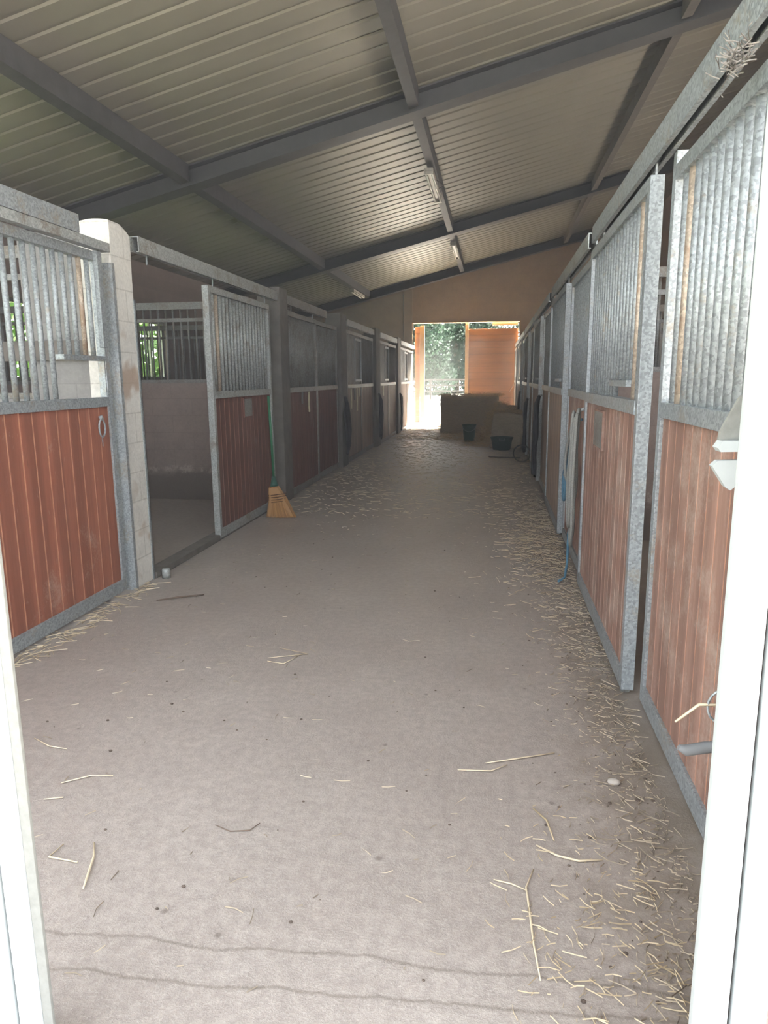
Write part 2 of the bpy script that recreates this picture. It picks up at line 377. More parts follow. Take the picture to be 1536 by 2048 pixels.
# left outer wall with window openings (windows stand above z 1.42)
WIN = [(4.9, 5.9), (8.25, 9.25), (11.60, 12.62), (15.0, 16.0), (18.4, 19.4)]
WIN_R = [(4.2, 5.6), (7.5, 8.9), (10.8, 12.2), (14.1, 15.5), (17.4, 18.8)]
mb = MB(); yy = 1.0
for a, b in WIN:
    mb.box((XW_L-0.2, yy, 0), (XW_L, a, zroof(XW_L))); mb.box((XW_L-0.2, a, 0), (XW_L, b, 1.42)); mb.box((XW_L-0.2, a, 2.46), (XW_L, b, zroof(XW_L))); yy = b
mb.box((XW_L-0.2, yy, 0), (XW_L, Y_FAR+0.2, zroof(XW_L)))
struct(mb.build('wall_left', 'partition'))
for i, (a, b) in enumerate(WIN):
    f = MB()
    for p, q in (((XW_L-0.12, a, 1.42), (XW_L-0.06, a+0.05, 2.46)), ((XW_L-0.12, b-0.05, 1.42), (XW_L-0.06, b, 2.46)),
                 ((XW_L-0.12, a+0.05, 1.42), (XW_L-0.06, b-0.05, 1.47)), ((XW_L-0.12, a+0.05, 2.41), (XW_L-0.06, b-0.05, 2.46))): f.box(p, q)
    wn = struct(f.build('window_%d' % (i+1), 'galv_dark'))
    MB().box((XW_L-0.105, (a+b)/2-0.02, 1.47), (XW_L-0.075, (a+b)/2+0.02, 2.41)).build('mullion', 'galv_dark', wn)
mb = MB(); yy = 1.0
for a, b in WIN_R:
    mb.box((XW_R, yy, 0), (XW_R+0.2, a, zroof(XW_R))); mb.box((XW_R, a, 0), (XW_R+0.2, b, 1.5)); mb.box((XW_R, a, 2.35), (XW_R+0.2, b, zroof(XW_R))); yy = b
mb.box((XW_R, yy, 0), (XW_R+0.2, Y_FAR+0.2, zroof(XW_R)))
struct(mb.build('wall_right', 'partition'))

# far gable with the big doorway
DX0, DX1, DZ = -2.46, 0.75, 3.07
mb = MB()
def gable_piece(xa, xb, z0):
    mb.prism([(xa, Y_FAR, z0), (xb, Y_FAR, z0), (xb, Y_FAR, zroof(xb)), (xa, Y_FAR, zroof(xa))], (0, 0.22, 0))
gable_piece(XW_L, DX0, 0); gable_piece(DX0, DX1, DZ); gable_piece(DX1, XW_R, 0)
struct(mb.build('wall_far', 'gable'))
struct(MB().box((DX0-0.26, Y_FAR-0.035, 2.0), (DX0-0.005, Y_FAR, 4.02)).build('trim_1', 'gable_pale'))
o = MB().prism([(XW_L, Y_FAR-0.02, 2.1), (DX0-0.27, Y_FAR-0.02, 2.1), (DX0-0.27, Y_FAR-0.02, 3.95), (XW_L, Y_FAR-0.02, 3.12)], (0, 0.02, 0)).build('trim_2', 'gable_pale'); struct(o)
o = MB()
o.box((DX0, Y_FAR-0.02, DZ-0.03), (DX1, Y_FAR+0.22, DZ)); o.box((DX0-0.03, Y_FAR-0.02, 0), (DX0, Y_FAR+0.2, DZ)); o.box((DX1, Y_FAR-0.02, 0), (DX1+0.03, Y_FAR+0.2, DZ))
struct(o.build('trim_3', 'pine_frame'))
tag(MB().tube([(-2.73, Y_FAR-0.055, 2.35), (-2.73, Y_FAR-0.055, 3.9)], 0.014).build('conduit', 'galv_old'), 'thin grey conduit running up the far gable wall left of the doorway', 'pipe')

# sliding leaves of the far doorway
def board_leaf(name, x0, x1, z0, z1, y, label, n, stile):
    r = empty(name, ((x0+x1)/2, y, 0)); cx = (x0+x1)/2
    b = MB(); h = (z1-z0)/n
    for k in range(n): b.box((x0-cx, -0.016, z0+k*h+0.004), (x1-cx, 0.016, z0+(k+1)*h-0.002), 0, 0.004)
    b.box((x0-cx+0.01, 0.0165, z0), (x1-cx-0.01, 0.022, z1), 1)
    b.build('boards', ['wood_pine', 'groove_dark'], r)
    for a, c, zz in stile: MB().box((a-cx, -0.05, 0.01), (c-cx, 0.03, zz), 0, 0.006).build('stile', 'pine_frame', r)
    tag(r, label, 'door'); return r
lf = board_leaf('sliding_door', -0.77, 0.72, 0.05, 2.86, Y_FAR+0.30, 'pine sliding door of wide horizontal boards closing the right of the far doorway', 15, [(-0.87, -0.772, 3.04)])
MB().box((-0.03, -0.045, 2.95), (0.72, 0.02, 3.04)).build('top_rail', 'pine_frame', lf)
MB().tube([(0.52, -0.05, 0.98), (0.66, -0.06, 1.22)], 0.018).build('handle', 'wood_grey', lf)
lf2 = board_leaf('sliding_door', -2.42, -2.27, 0.03, 2.95, Y_FAR+0.30, 'narrow strip of pine boards behind the left post of the far doorway', 15, [(-2.262, -2.12, 2.98)])

# ---------------------------------------------------------------- roof steel
def rafter(yc, label):
    w_ = 0.13; r = empty('roof_rafter', (0, yc, zb(0)))
    x0, x1 = XW_L+0.02, XW_R-0.02
    def slab(dy0, dy1, dz0, dz1, nm):
        MB().prism([(x0, dy0, SL*x0+dz0), (x1, dy0, SL*x1+dz0), (x1, dy0, SL*x1+dz1), (x0, dy0, SL*x0+dz1)], (0, dy1-dy0, 0)).build(nm, 'black', r)
    slab(-w_, w_, 0, 0.016, 'lower_flange'); slab(-0.012, 0.012, 0.0161, 0.218, 'web'); slab(-w_, w_, 0.2181, 0.236, 'upper_flange')
    tag(r, label, 'beam')
rafter(8.72, 'dark steel roof rafter nearest the camera, crossing above the open stall')
rafter(15.72, 'dark steel roof rafter midway down the aisle')
rafter(21.45, 'dark steel roof rafter close against the far gable wall')
def purlin(x, label, mat='black'):
    r = tag(MB().prism([(x-0.055, 1.15, zb(x)-SL*0.055+0.05), (x+0.055, 1.15, zb(x)+SL*0.055+0.05), (x+0.055, 1.15, zroof(x)+SL*0.055-0.004), (x-0.055, 1.15, zroof(x)-SL*0.055-0.004)], (0, 0.01, 0)).build('roof_purlin', mat), label, 'beam')
    me = r.data; bm = bmesh.new()
    segs = [(1.15, 8.58), (8.86, 15.58), (15.86, 21.31)]
    for a, b in segs:
        pts = [(x-0.055, a, zb(x)-SL*0.055+0.04), (x+0.055, a, zb(x)+SL*0.055+0.04), (x+0.055, a, zroof(x)+SL*0.055-0.004), (x-0.055, a, zroof(x)-SL*0.055-0.004)]
        A = [bm.verts.new(p) for p in pts]; B = [bm.verts.new((p[0], b, p[2])) for p in pts]
        bm.faces.new(A); bm.faces.new(B[::-1])
        for k in range(4): bm.faces.new((A[k], B[k], B[(k+1) % 4], A[(k+1) % 4]))
    bmesh.ops.recalc_face_normals(bm, faces=bm.faces); bm.to_mesh(me); bm.free()
purlin(-3.72, 'dark roof purlin running lengthwise above the left stalls')
purlin(-0.95, 'dark roof purlin running lengthwise above the middle of the aisle')
purlin(1.93, 'brown dusty roof purlin running lengthwise above the right stalls', 'post_dark')

# ---------------------------------------------------------------- stall fronts
BARS = {}
def bar_mesh(h, r):
    k = (round(h, 3), r)
    if k not in BARS:
        o = MB().tube([(0, 0, 0), (0, 0, h)], r, 8).bm
        me = bpy.data.meshes.new('bar'); o.to_mesh(me); o.free(); BARS[k] = me
    return BARS[k]
def bar(parent, x, y, z0, z1, r, mat):
    me = bar_mesh(z1-z0, r)
    key = (me.name, mat)
    if key not in BARS:
        m2 = me.copy(); m2.materials.append(M[mat]); BARS[key] = m2
    o = bpy.data.objects.new('bar', BARS[key]); COL.objects.link(o); o.location = (x, y, z0); o.parent = parent; return o

def stall_leaf(kind, side, y0, y1, face, wood, label, metal='galv', pitch=0.088, br=0.0165, plank=0.115, gmat='groove',
               hatch=None, slot=None, plate=None, thick=0.055, group=None, rusty=(), upper='bars', cat=None, bz=0.035, bars_to=2.20):
    """face = world X of the side facing the aisle; geometry is local to an empty at (face, y0, 0)"""
    r = empty('stall_door' if kind == 'door' else 'stall_boarding', (face, y0, 0)); L = y1-y0
    def X(d): return side*d
    t = thick
    # steel frame
    fr = 0.05
    for a, b in ((0, fr), (L-fr, L)):
        MB().box((X(0), a, 0.02), (X(t), b, bars_to), 0, 0.003).build('stile', metal, r)
    MB().box((X(0), fr, 0.02), (X(t), L-fr, bz+0.065), 0, 0.003).build('bottom_rail', metal, r)
    MB().box((X(-0.004), fr, 1.255), (X(t), L-fr, 1.315), 0, 0.003).build('middle_rail', metal, r)
    MB().box((X(0), fr, 2.145), (X(t), L-fr, 2.20), 0, 0.003).build('top_rail', metal, r)
    # boards
    pb = MB(); y = fr; n = max(1, round((L-2*fr)/plank)); pw = (L-2*fr)/n
    for k in range(n):
        pb.box((X(0.012), y+0.005, bz+0.065), (X(0.036), y+pw-0.005, 1.255), 0, 0.003); y += pw
    pb.box((X(0.0145), fr, bz+0.066), (X(0.034), L-fr, 1.2545), 1)
    pb.build('plank_panel', [wood, gmat], r)
    # bars or sheet above
    if upper == 'bars':
        nb = max(1, int((L-2*fr)/pitch)); st = (L-2*fr)/(nb+1)
        for k in range(1, nb+1):
            yb = fr+k*st; z0 = 1.315
            if hatch and hatch[0]-0.01 < yb < hatch[1]+0.01: z0 = hatch[3]
            if slot and slot[0] < yb < slot[1]: z0 = slot[3]
            bar(r, X(t*0.5), yb, z0, 2.145, br, 'rust' if k in rusty else metal)
    elif upper == 'mesh':
        # dense dark grille behind a slim bright frame
        nb = int((L-2*fr)/0.05); st = (L-2*fr)/(nb+1)
        g = MB()
        for k in range(1, nb+1): g.box((X(t*0.35), fr+k*st-0.013, 1.3152), (X(t*0.6), fr+k*st+0.013, 2.1448))
        g.build('grille', 'galv_dark', r)
        h = MB()
        a, b = L*0.50, L-fr-0.02
        for p, q in (((X(-0.012), a, 1.36), (X(0.004), a+0.03, 2.10)), ((X(-0.012), b-0.03, 1.36), (X(0.004), b, 2.10)), ((X(-0.012), a+0.03, 1.36), (X(0.004), b-0.03, 1.40)), ((X(-0.012), a+0.03, 2.06), (X(0.004), b-0.03, 2.10))): h.box(p, q)
        h.build('hatch_frame', 'galv', r)
    for hs in (hatch, slot):
        if hs:
            a, b, z0, z1 = hs
            h = MB(); h.box((X(-0.006), a-0.02, z1-0.03), (X(t-0.005), b+0.02, z1), 0, 0.003)
            
            if hs is hatch: h.box((X(0.005), b, z0), (X(0.03), b+0.02, z1-0.03), 0, 0.003)
            h.build('feed_hatch', metal, r)
    if plate:
        a, b, z0, z1 = plate; q = MB()
        q.box((X(-0.001), a, z0), (X(0.011), b, z1)); f = q.build('name_plate', 'galv_dark', r)
        e = MB(); w_ = 0.009
        for p, s_ in (((X(-0.002), a-w_, z0-w_), (X(0.0115), a, z1+w_)), ((X(-0.002), b, z0-w_), (X(0.0115), b+w_, z1+w_)), ((X(-0.002), a, z0-w_), (X(0.0115), b, z0)), ((X(-0.002), a, z1), (X(0.0115), b, z1+w_))): e.box(p, s_)
        e.build('plate_frame', wood, f)
    tag(r, label, cat or ('door' if kind == 'door' else 'stall panel'), group)
    return r

def track(side, y0, y1, face, label, metal='galv', rollers=()):
    r = empty('sliding_track', (face, y0, 2.26)); L = y1-y0
    m = MB()
    m.box((0, 0, 0.0), (side*0.006, L, 0.10)); m.box((side*0.006, 0, 0.094), (side*0.06, L, 0.10)); m.box((side*0.054, 0, 0.0), (side*0.06, L, 0.094))
    m.box((side*0.006, 0, 0), (side*0.02, L, 0.006)); m.box((side*0.042, 0, 0), (side*0.054, L, 0.006))
    m.build('channel', metal, r)
    for q in rollers:
        h = MB(); h.box((side*0.026, q-y0-0.006, -0.06), (side*0.034, q-y0+0.006, 0.03)); h.tube([(side*0.015, q-y0, 0.035), (side*0.045, q-y0, 0.035)], 0.024, 12)
        h.build('roller_hanger', 'galv', r)
    tag(r, label, 'track'); return r

FL, DL = -2.44, -2.385       # left: fixed face, door face (aisle side)
FR, DR = 0.665, 0.600
# --- left side
a = stall_leaf('fixed', -1, 1.45, 4.29, FL, 'wood_red', 'red-brown planked stall front at the left edge with an open feed hatch', plank=0.108, br=0.0155,
               hatch=(2.36, 2.78, 1.315, 1.57), rusty=(30,))
# wire ring and angle bracket on it
rg = MB(); rg.tube([(0.012, 4.115-1.45+0.035*math.sin(t), 1.125+0.055*math.cos(t)) for t in [2*PI*k/16 for k in range(16)]], 0.006, 6, close=True)
rg.tube([(0.005, 2.665, 1.20), (0.014, 2.665, 1.18)], 0.014, 8); rg.tube([(0.008, 2.665, 1.07), (0.008, 2.665, 1.01)], 0.003, 5)
rg.build('tie_ring', 'galv', a)
MB().box((0.0005, 2.735, 1.62), (0.03, 2.785, 2.2), 0, 0.003).build('wall_bracket', 'galv', a)
track(-1, 1.4, 3.97, FL+0.06, 'grey steel sliding track above the barred front at the left edge')
MB().box((-0.06, 0.0, -0.055), (0.0, 2.85, -0.002)).build('lintel', 'galv_old', empty('track_support', (FL+0.055, 1.45, 2.26)))
bpy.data.objects['track_support'].name = 'head_rail'; tag(bpy.data.objects['head_rail'], 'flat grey head rail tying the left edge stall front to the block pillar', 'rail')

# block pillar with broken head
def pillar(y0, y1, x0, x1, z1, mat, label, name='block_pillar', rough=False):
    m = MB(); m.box((x0, y0, 0), (x1, y1, z1), 0, 0.012)
    if rough:
        bmesh.ops.subdivide_edges(m.bm, edges=m.bm.edges[:], cuts=5, use_grid_fill=True)
        for v in m.bm.verts:
            n_ = mn.noise_vector(v.co*3.1)
            if v.co.z > 0.02: v.co += Vector((n_.x, n_.y, 0))*0.008
            if v.co.z > z1-0.02: v.co.z += 0.05*n_.z-0.10*max(0, (v.co.y-y0)/(y1-y0)-0.5)
    return tag(m.build(name, mat), label, 'pillar')
pillar(4.34, 4.60, -2.62, -2.405, 2.40, 'blocks', 'pale concrete block pillar beside the open stall doorway', rough=True)
# steel corner angles on the pillar
tag(MB().box((-2.404, 4.335, 0.0), (-2.398, 4.36, 2.15)).box((-2.47, 4.329, 0), (-2.398, 4.334, 2.15)).build('corner_angle', 'galv'), 'bluish steel angle strip on the near edge of the block pillar', 'angle strip')
tag(MB().box((-2.404, 4.58, 0.0), (-2.398, 4.606, 1.95)).box((-2.60, 4.601, 0), (-2.398, 4.606, 1.95)).build('corner_angle', 'galv'), 'bluish steel angle strip on the far edge of the block pillar', 'angle strip')

def post(y0, y1, x0, x1, z1, label): return pillar(y0, y1, x0, x1, z1, 'post_dark', label, 'stall_post')
tag(MB().box((-2.50, 4.61, 0), (-2.39, 7.7, 0.05), 0, 0.008).build('door_sill', 'post_dark'), 'raised wooden sill across the open stall doorway', 'sill')
tag(MB().lathe([(0.03, 0), (0.03, 0.06), (0.024, 0.07)], 14).build('floor_stop', 'galv_old', None, (-2.33, 4.64, 0)), 'short steel stub on the floor at the foot of the block pillar', 'door stop')
d = stall_leaf('door', -1, 5.84, 7.50, DL, 'wood_dark', 'dark red sliding stall door, pushed open behind the broom', 'galv_old', plate=(0.76, 0.98, 1.06, 1.23), rusty=(2,), pitch=0.09)
# recess of the left door: open stall's fixed panel behind
stall_leaf('fixed', -1, 6.20, 7.72, FL-0.02, 'wood_dark', 'dark fixed stall front standing behind the opened sliding door', 'galv_dark')
track(-1, 4.62, 7.72, DL+0.03, 'long dark sliding track bridging the open stall doorway', 'galv_old', (5.95, 7.35, 4.78))
post(7.80, 8.12, -2.62, -2.36, 2.42, 'dark post between the broom and the closed second stall on the left')

seg_left = [
 (8.14, 9.56, 9.57, 10.95, 'wood_dark', 'galv_dark', 'bars'),
 (11.55, 12.88, 12.89, 14.30, 'wood_grey', 'galv_dark', 'mesh'),
 (15.02, 16.30, 16.31, 17.75, 'wood_grey', 'galv_dark', 'mesh'),
 (18.40, 19.90, 19.91, 21.72, 'wood_grey', 'galv_dark', 'mesh')]
place_l = ['beyond the broom', 'with five pale straps hanging below its rail', 'with one pale tag below its rail', 'next to the far doorway']
for i, (a0, a1, b0, b1, wd, mt, upk) in enumerate(seg_left):
    dk = dict(pitch=0.075, plank=0.1 if upk == 'bars' else 0.13, gmat='groove_dark', upper=upk)
    stall_leaf('door', -1, a0, a1, DL, wd, 'closed left-hand stall door ' + place_l[i], mt, **dk)
    dk['upper'] = 'bars'
    stall_leaf('fixed', -1, b0, b1, FL+0.03, wd, 'fixed left stall front after the door ' + place_l[i], mt, **dk)
    track(-1, a0-0.05, b1-0.9 if i == 0 else b1-0.15, DL+0.03, 'sliding track over the left-hand stall door ' + place_l[i], 'galv_old' if i else 'galv_dark', (a0+0.2, a1-0.2))
for (a0, a1, lb) in ((11.05, 11.50, 'dark stall post on the left before the door with five pale straps'), (14.42, 14.97, 'dark stall post on the left before the door with one pale tag'), (17.85, 18.35, 'dark stall post on the left nearest the far doorway')):
    post(a0, a1, -2.62, -2.37, 2.42, lb)

# --- right side
a = stall_leaf('fixed', 1, 1.30, 3.02, FR, 'wood_dusty_lit', 'dusty pale brown stall front at the right edge beside the entrance frame', plank=0.11, br=0.018, pitch=0.084, rusty=(18,), bars_to=2.25)
track(1, 1.30, 4.92, DR+0.01, 'steel sliding track over the nearest right-hand stall door', 'galv', (3.2, 4.6))
d = stall_leaf('door', 1, 3.10, 4.84, DR, 'wood_dusty_lit', 'nearest right-hand stall door with a small plate and dark feed slot', 'galv', plate=(0.93, 1.25, 1.02, 1.22), slot=(0.28, 0.72, 1.315, 1.40), plank=0.105, rusty=(2,))
stall_leaf('fixed', 1, 4.86, 6.30, FR-0.03, 'wood_dusty_lit', 'right-hand fixed stall front with grey ropes hanging on it', 'galv', plank=0.105, pitch=0.08)
track(1, 5.10, 8.15, DR+0.01, 'steel sliding track over the second stall door on the right', 'galv_old', (6.6, 7.9))
YR = [6.40, 9.72, 13.02, 16.32, 19.60]
nr = ['just beyond the hanging grey ropes', 'with dark halters hanging just before it', 'opposite the door with five pale straps', 'beside the straw heap', 'beside the far doorway']
for i, y in enumerate(YR):
    up_ = 'bars'
    stall_leaf('door', 1, y, y+1.62, DR, 'wood_grey', 'right-hand stall door ' + nr[i], 'galv' if i == 0 else 'galv_old', plank=0.12, gmat='groove_dark', pitch=0.09, upper=up_, slot=(0.28, 0.72, 1.315, 1.40))
    y2 = y+3.22 if i < 4 else Y_FAR-0.08
    stall_leaf('fixed', 1, y+1.64, y2, FR-0.03, 'wood_grey', 'fixed right stall front after the door ' + nr[i], 'galv_old', plank=0.12, gmat='groove_dark', pitch=0.09)
    if i: track(1, y-1.2, y+1.75, DR+0.01, 'sliding track over the right-hand stall door ' + nr[i], 'galv_old', (y+0.2, y+1.4))
# floor guides under the door ends on the right
for y, lb in ((3.12, 'small steel floor guide under the nearest right-hand door'), (6.42, 'small steel floor guide under the door beyond the ropes')):
    tag(MB().tube([(0.625, y+0.02, 0.001), (0.625, y+0.02, 0.045)], 0.022, 12).build('floor_guide', 'galv_old'), lb, 'door guide')

# ---------------------------------------------------------------- partitions between the stalls
def partition(y, side, h, label, pier=None, metal='galv_dark', mat='partition'):
    xa, xb = (XW_L, -2.60) if side < 0 else (0.80, XW_R)
    r = empty('stall_partition', ((xa+xb)/2, y, 0)); cx = (xa+xb)/2
    MB().box((xa-cx, -0.08, 0), (xb-cx, 0.08, h)).build('masonry', mat, r)
    g0, g1 = xa, xb
    if pier:
        MB().box((pier[0]-cx, -0.081, h), (pier[1]-cx, 0.081, 2.36)).build('pier', 'pier', r); g1 = pier[0]
    for z0, z1, nm in ((h, h+0.04, 'lower_rail'), (2.08, 2.12, 'upper_rail'), (2.22, 2.30, 'top_rail')):
        MB().box((g0-cx, -0.025, z0), (g1-cx, 0.025, z1)).build(nm, metal, r)
    n = int((g1-g0)/0.09)
    for k in range(1, n): bar(r, g0+(g1-g0)*k/n-cx, 0, h+0.04, 2.22, 0.0125, metal)
    tag(r, label, 'partition')
partition(4.47, -1, 1.30, 'grey partition with a solid pier at the back of the left edge stall', pier=(-3.08, -2.60), mat='pier')
partition(7.98, -1, 1.38, 'dirty masonry partition with bars at the back of the open stall')
for y, lb in ((11.3, 'barred partition of the stall before the door with five pale straps'), (14.7, 'barred partition of the stall before the door with one pale tag'), (18.1, 'barred partition on the left nearest the far gable')):
    partition(y, -1, 1.38, lb)
for y, lb in ((3.06, 'barred partition of the nearest right-hand stall'), (6.35, 'barred partition of the right-hand stall behind the ropes'), (9.66, 'barred partition of the right-hand stall by the dark halters'), (12.96, 'barred partition on the right before the straw heap'), (16.26, 'barred partition on the right beside the straw heap'), (19.55, 'barred partition on the right nearest the far gable')):
    partition(y, 1, 1.45, lb)
tag(MB().box((-3.9, 4.345, 1.55), (-2.63, 4.389, 1.68), 0, 0.006).build('wooden_rail', 'post_dark'), 'brown wooden rail fixed across the pier behind the left edge bars', 'rail')

# ---------------------------------------------------------------- entrance frame around the camera's view
r = empty('entrance_frame', (0.40, 1.1, 0))
MB().box((-0.035, 0, 0), (0.022, 0.022, 2.9), 0, 0.004).build('jamb', 'white_paint', r)
MB().box((0.027, -0.006, 0), (0.082, 0.05, 2.9), 0, 0.004).build('outer_strip', 'white_paint', r)
MB().box((0.0215, 0.012, 0), (0.0275, 0.04, 2.9)).build('seam', 'groove_dark', r)
tag(r, 'bright white metal door frame at the right edge of the picture', 'door frame')
r = empty('sliding_leaf_edge', (-0.90, 1.1, 0)); r.name = 'entrance_frame'
MB().box((-0.045, 0, 0), (0.008, 0.012, 2.9), 0, 0.003).build('jamb', 'white_paint', r)
MB().box((0.0085, 0.002, 0), (0.03, 0.010, 2.9), 0, 0.002).build('reveal', 'concrete', r)
MB().box((-0.115, -0.006, 0), (-0.050, 0.05, 2.9), 0, 0.004).build('outer_strip', 'white_paint', r)
MB().box((-0.0505, 0.012, 0), (-0.0445, 0.04, 2.9)).build('seam', 'groove_dark', r)
tag(r, 'bright white metal door frame at the left edge of the picture', 'door frame')
o = MB(); o.box((0.49, 1.115, 0), (0.98, 1.30, 2.9)); struct(o.build('wall_front', 'brick'))

# latch hardware carried by the right frame
r = empty('door_latch', (0.48, 1.45, 1.25))
MB().prism([(-0.05, -0.02, 0.032), (-0.042, -0.02, 0.045), (0.03, -0.02, 0.045), (0.03, -0.02, 0.026), (-0.044, -0.02, 0.024)], (0, 0.035, 0)).build('bolt', 'white_paint', r)
MB().prism([(-0.055, -0.01, -0.004), (-0.045, -0.01, 0.006), (0.02, -0.01, 0.008), (0.02, -0.01, -0.02), (-0.018, -0.01, -0.052), (-0.028, -0.01, -0.045)], (0, 0.02, 0)).build('keeper', 'white_paint', r)
MB().prism([(-0.042, 0.005, 0.0455), (-0.04, 0.005, 0.062), (-0.008, 0.005, 0.13), (0.03, 0.005, 0.15), (0.03, 0.005, 0.0455)], (0, 0.012, 0)).build('gusset_plate', 'concrete', r)
MB().box((0.0, -0.30, 0.046), (0.03, -0.001, 0.075)).box((0.0, -0.30, 0.012), (0.03, -0.021, 0.0455)).build('arm', 'galv', r)
tag(r, 'white door latch with a grey gusset plate beside the right frame', 'latch')
r = empty('frame_hook', (0.48, 1.45, 0.65))
MB().tube([(-0.075, 0, -0.008), (-0.06, 0, -0.014), (-0.02, 0, -0.004), (0.02, 0, 0.002), (0.03, -0.15, 0.004), (0.03, -0.299, 0.004)], [0.006, 0.012, 0.0125, 0.012, 0.011, 0.011], 10).build('hook_bar', 'grey_strap', r)
MB().tube([(0.005+0.028*math.cos(t), 0.0, 0.09+0.036*math.sin(t)) for t in [2*PI*k/18 for k in range(18)]], 0.0028, 6, close=True).build('wire_ring', 'galv', r)
MB().tube([(0.033, -0.299, 0.09), (0.033, 0, 0.09)], 0.004, 6).build('ring_holder', 'galv', r)
tag(r, 'short grey hook with a wire ring sticking out low beside the right frame', 'hook')

# ---------------------------------------------------------------- lamps on the purlins
def lamp(x, y, L, label, rust=False, cable=True, wid=0.13):
    z = zb(x)+0.035; r = empty('fluorescent_lamp', (x, y, z))
    MB().box((-wid/2, 0, -0.05), (wid/2, L, 0.0), 0, 0.008).build('housing', 'lamp_metal', r)
    for s in (-1, 1): MB().tube([(s*wid*0.33, 0.05, -0.072), (s*wid*0.33, L-0.05, -0.072)], 0.016, 10).build('tube', 'tube', r)
    for yy_ in (0.0, L-0.04): MB().box((-wid/2, yy_, -0.09), (wid/2, yy_+0.04, -0.0501), 0, 0.004).build('end_cap', 'lamp_metal', r)
    if cable: MB().tube([(wid/2+0.002, L*0.35, -0.02)]+[(wid/2+0.09*math.sin(t), L*0.35+0.9*L*0.3*t/PI, -0.02-0.02*math.sin(t)) for t in [PI*k/10 for k in range(1, 10)]]+[(wid/2+0.002, L*0.62, -0.02)], 0.007, 6).build('cable', 'cable', r)
    tag(r, label, 'ceiling lamp'); return r
lamp(-0.985, 10.85, 1.75, 'long twin tube lamp under the middle purlin before the second rafter')
lamp(-0.95, 16.6, 1.9, 'rust stained twin tube lamp under the middle purlin beyond the second rafter')
lamp(-3.74, 18.9, 1.6, 'lamp under the left purlin near the far gable', cable=False)
lamp(-1.02, 4.75, 0.98, 'lamp cut off by the top edge of the picture', cable=False)
# ---------------------------------------------------------------- broom
r = empty('broom', (-2.12, 6.93, 0)); r.rotation_euler = (0, 0, 0.05)
m = MB()
for k in range(1500):
    u = random.uniform(-1, 1); v = random.uniform(-1, 1)
    if u*u+v*v > 1.05: continue
    top = (u*0.06-0.10, v*0.022, 0.355+random.uniform(-0.01, 0.0)-0.05*u*u)
    mid = (u*0.095-0.065, v*0.035, 0.20)
    bot = (u*0.155-0.035+random.uniform(-.006, .006), v*0.045+random.uniform(-.004, .004), random.uniform(0.002, 0.02))
    wd = 0.0035
    A = [(m.bm.verts.new((p[0]-wd, p[1], p[2])), m.bm.verts.new((p[0], p[1]-0.003, p[2])), m.bm.verts.new((p[0]+wd, p[1], p[2]))) for p in (top, mid, bot)]
    for a_, b_ in zip(A, A[1:]):
        for q in (0, 1): m.bm.faces.new((a_[q], a_[q+1], b_[q+1], b_[q]))
hd = m.build('broom_head', 'bristle', r)
core = MB(); core.prism([(-0.15, -0.03, 0.31), (-0.055, -0.03, 0.31), (0.01, -0.035, 0.2), (0.10, -0.035, 0.02), (-0.17, -0.035, 0.02), (-0.145, -0.035, 0.2)], (0, 0.06, 0)); core.build('bristle_core', 'bristle', r)
for z in (0.17, 0.195, 0.22, 0.245):
    e = MB(); e.tube([(-0.070+0.094*math.cos(t), 0.042*math.sin(t), z+0.012*math.cos(t)) for t in [2*PI*k/28 for k in range(28)]], 0.0035, 6, close=True); e.build('stitching', 'terracotta', hd)
MB().tube([(-0.10, 0, 0.33), (-0.102, 0.0, 0.36), (-0.105, 0.005, 0.43)], [0.045, 0.035, 0.018], 14).build('collar', 'bucket', r)
MB().tube([(-0.105, 0.005, 0.41), (-0.12, 0.02, 0.90), (-0.135, 0.03, 1.25)], 0.0125, 10).build('handle', 'green', r)
tag(r, 'straw broom with a green handle leaning at the dark red stall door', 'broom')

# ---------------------------------------------------------------- ropes on the right
def rope_loop(yc, ztop, zbot, wy, x, dx, ph=0.0, lean=0.0):
    pts = []
    for k in range(33):
        t = k/32*2*PI; s = math.sin(t); c = math.cos(t)
        z = (ztop+zbot)/2+(ztop-zbot)/2*c
        wdt = wy*(0.25+0.75*((1-c)/2))
        pts.append((x+dx*math.sin(2*t+ph)*0.6+dx*0.4*s, yc+wdt*s*0.5+lean*(ztop-z), z))
    return pts
r = empty('rope_hank', (0.605, 4.98, 1.18)); ox = (0.605, 4.98, 1.18)
def rel(pts): return [(p[0]-ox[0], p[1]-ox[1], p[2]-ox[2]) for p in pts]
specs = [(4.96, 1.20, 0.52, 0.46, 0.580, 0.015, 0.0, 0.30), (4.94, 1.19, 0.30, 0.34, 0.568, 0.012, 1.0, 0.10), (4.92, 1.17, 0.24, 0.46, 0.555, 0.014, 2.0, 0.06),
         (5.02, 1.18, 0.66, 0.60, 0.550, 0.014, 0.6, 0.42), (4.96, 1.16, 0.50, 0.30, 0.575, 0.010, 2.6, 0.22), (4.93, 1.14, 0.36, 0.40, 0.545, 0.012, 1.7, 0.16)]
for s_ in specs: MB().tube(rel(rope_loop(*s_)), 0.0105, 8, close=True).build('loop', 'rope', r)
MB().tube(rel([(0.585, 4.98, 1.19), (0.632, 4.98, 1.205)]), 0.012, 8).build('hook', 'galv_old', r)
tag(r, 'hank of grey rope hanging in long loops on the right-hand stall front', 'rope')
r = empty('lead_rope', (0.58, 5.2, 1.12)); ox = (0.58, 5.2, 1.12)
